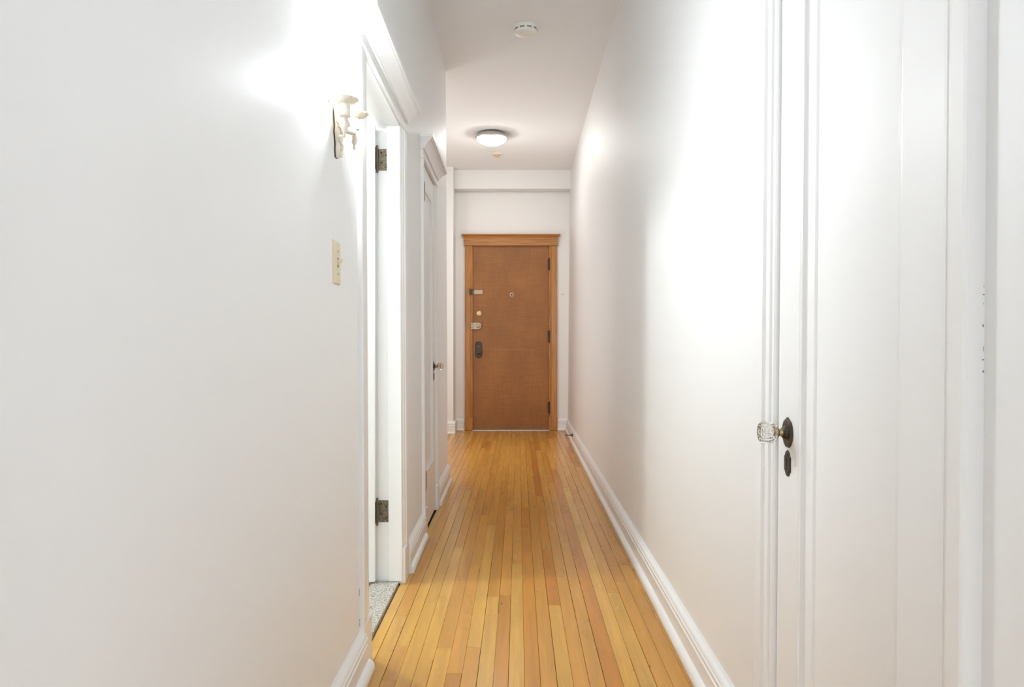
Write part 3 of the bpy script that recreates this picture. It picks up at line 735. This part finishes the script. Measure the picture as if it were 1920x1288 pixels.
# leaf scrolls down the plate
for (zz, dy, rr) in ((1.605, 0.014, 0.013), (1.588, -0.012, 0.012), (1.570, 0.008, 0.012), (1.552, -0.005, 0.011), (1.536, 0.005, 0.009), (1.520, 0.0, 0.0075)):
    m = MB(); m.lathe([(0.001, -rr), (rr * 0.7, -rr * 0.7), (rr, 0), (rr * 0.7, rr * 0.7), (0.001, rr * 1.5)], LW(0.013, SYc + dy, 1.6 - (1.6 - zz) * 1.25), (0.25, dy * 20, -1), 12)
    m.build('leaf_scroll', 'porcelain', t, smooth=True)
for sg in (-1, 1):
    ya = SYc + sg * 0.060; ua = 0.0375
    arm = MB().tube([LW(0.010, SYc + sg * 0.006, 1.575), LW(0.026, SYc + sg * 0.018, 1.566), LW(0.040, SYc + sg * 0.036, 1.566), LW(ua, SYc + sg * 0.052, 1.574), LW(ua, ya, 1.584)], [0.008, 0.0085, 0.008, 0.008, 0.010], 10).build('arm', 'porcelain', t, smooth=True)
    MB().lathe([(0.001, -0.054), (0.0045, -0.050), (0.0035, -0.042), (0.008, -0.034), (0.0095, -0.024), (0.0065, -0.015), (0.0045, -0.010), (0.006, -0.004), (0.008, 0.0)], LW(ua, ya, 1.580), n=14).build('drop_finial', 'porcelain', arm, smooth=True)
    MB().lathe([(0.008, 0), (0.0145, 0.003), (0.0145, 0.010), (0.0145, 0.030), (0.012, 0.036)], LW(ua, ya, 1.578), n=20).build('candle_cup', 'porcelain', arm, smooth=True)
    m = MB(); m.lathe([(0.010, 0.0), (0.020, 0.002), (0.030, 0.006), (0.0365, 0.012), (0.0375, 0.014), (0.034, 0.013), (0.026, 0.009), (0.012, 0.006)], LW(ua, ya, 1.611), n=40, flute=lambda k, i: 1.0 + (0.05 * math.cos(i * 2 * PI / 40 * 10) if k in (2, 3, 4, 5) else 0))
    tr = m.build('drip_tray', 'porcelain', arm, smooth=True)
    cd = MB().lathe([(0.010, 0), (0.010, 0.030), (0.0085, 0.032)], LW(ua, ya, 1.616), n=18).build('candle_sleeve', 'porcelain', t, smooth=True)
    MB().lathe([(0.006, 0), (0.011, 0.005), (0.017, 0.013), (0.0195, 0.022), (0.018, 0.032), (0.0125, 0.042), (0.006, 0.050), (0.001, 0.055)], LW(ua, ya, 1.648), n=16).build('candle_bulb', 'bulb', t, smooth=True)

# ------------------------------------------------------------------ light switch
t = thing('light_switch', LW(0, 1.965, 1.20), 'almond toggle light switch plate below the wall sconce', 'light switch')
y0, y1, z0, z1 = 1.930, 2.000, 1.1555, 1.2695
out = lambda i, u: [(u, y0 + i, z0 + i), (u, y1 - i, z0 + i), (u, y1 - i, z1 - i), (u, y0 + i, z1 - i)]
MB().loft([out(0, -0.001), out(0, 0.002), out(0.0025, 0.0052), out(0.006, 0.0060)]).build('cover_plate', 'almond', t, xf=LW)
ym, zm = 1.965, 1.2125
MB().box(0.004, 0.0063, ym - 0.005, ym + 0.005, zm - 0.0125, zm + 0.0125).build('toggle_slot', 'slot', t, xf=LW)
MB().loft([[(0.004, ym - 0.0042, zm - 0.008), (0.004, ym + 0.0042, zm - 0.008), (0.004, ym + 0.0042, zm + 0.008), (0.004, ym - 0.0042, zm + 0.008)], [(0.017, ym - 0.003, zm + 0.002), (0.017, ym + 0.003, zm + 0.002), (0.019, ym + 0.003, zm + 0.009), (0.019, ym - 0.003, zm + 0.009)]]).build('toggle', 'almond', t, xf=LW, bevel=0.0006)
for zz in (zm + 0.030, zm - 0.030):
    s = MB().lathe([(0.0034, 0), (0.003, 0.0012), (0.0005, 0.0016)], LW(0.0058, ym, zz), (1, 0, 0), 12).build('screw', 'oldbrass', t, smooth=True)

# ------------------------------------------------------------------ door stop and small marks
yk = 7.43
t = thing('door_stop', RW(0.020, yk, 0.088), 'dark baseboard door stop near the entry door', 'door stop')
MB().lathe([(0.016, 0), (0.016, 0.004), (0.011, 0.010), (0.007, 0.020)], RW(0.019, yk, 0.088), (-1, 0, 0), 16).build('flange', 'bronze', t, smooth=True)
MB().lathe([(0.0055, 0), (0.0048, 0.03), (0.0042, 0.05)], RW(0.036, yk, 0.088), (-1, 0, 0), 12).build('stem', 'bronze', t, smooth=True)
MB().lathe([(0.006, 0), (0.0062, 0.008), (0.004, 0.011)], RW(0.084, yk, 0.088), (-1, 0, 0), 12).build('rubber_tip', 'rubber', t, smooth=True)
MB().lathe([(0.007, 0), (0.006, 0.003), (0.002, 0.004)], RW(0, 7.62, 1.70), (-1, 0, 0), 10).build('wall_plug', 'trim', wall_right, smooth=True)
MB().lathe([(0.008, 0), (0.006, 0.003), (0.002, 0.004)], (0.51, YFAR, 1.565), (0, -1, 0), 10).build('wall_plug', 'steel', wall_back, smooth=True)

for o in bpy.data.objects:
    if '_at' in o: del o['_at']
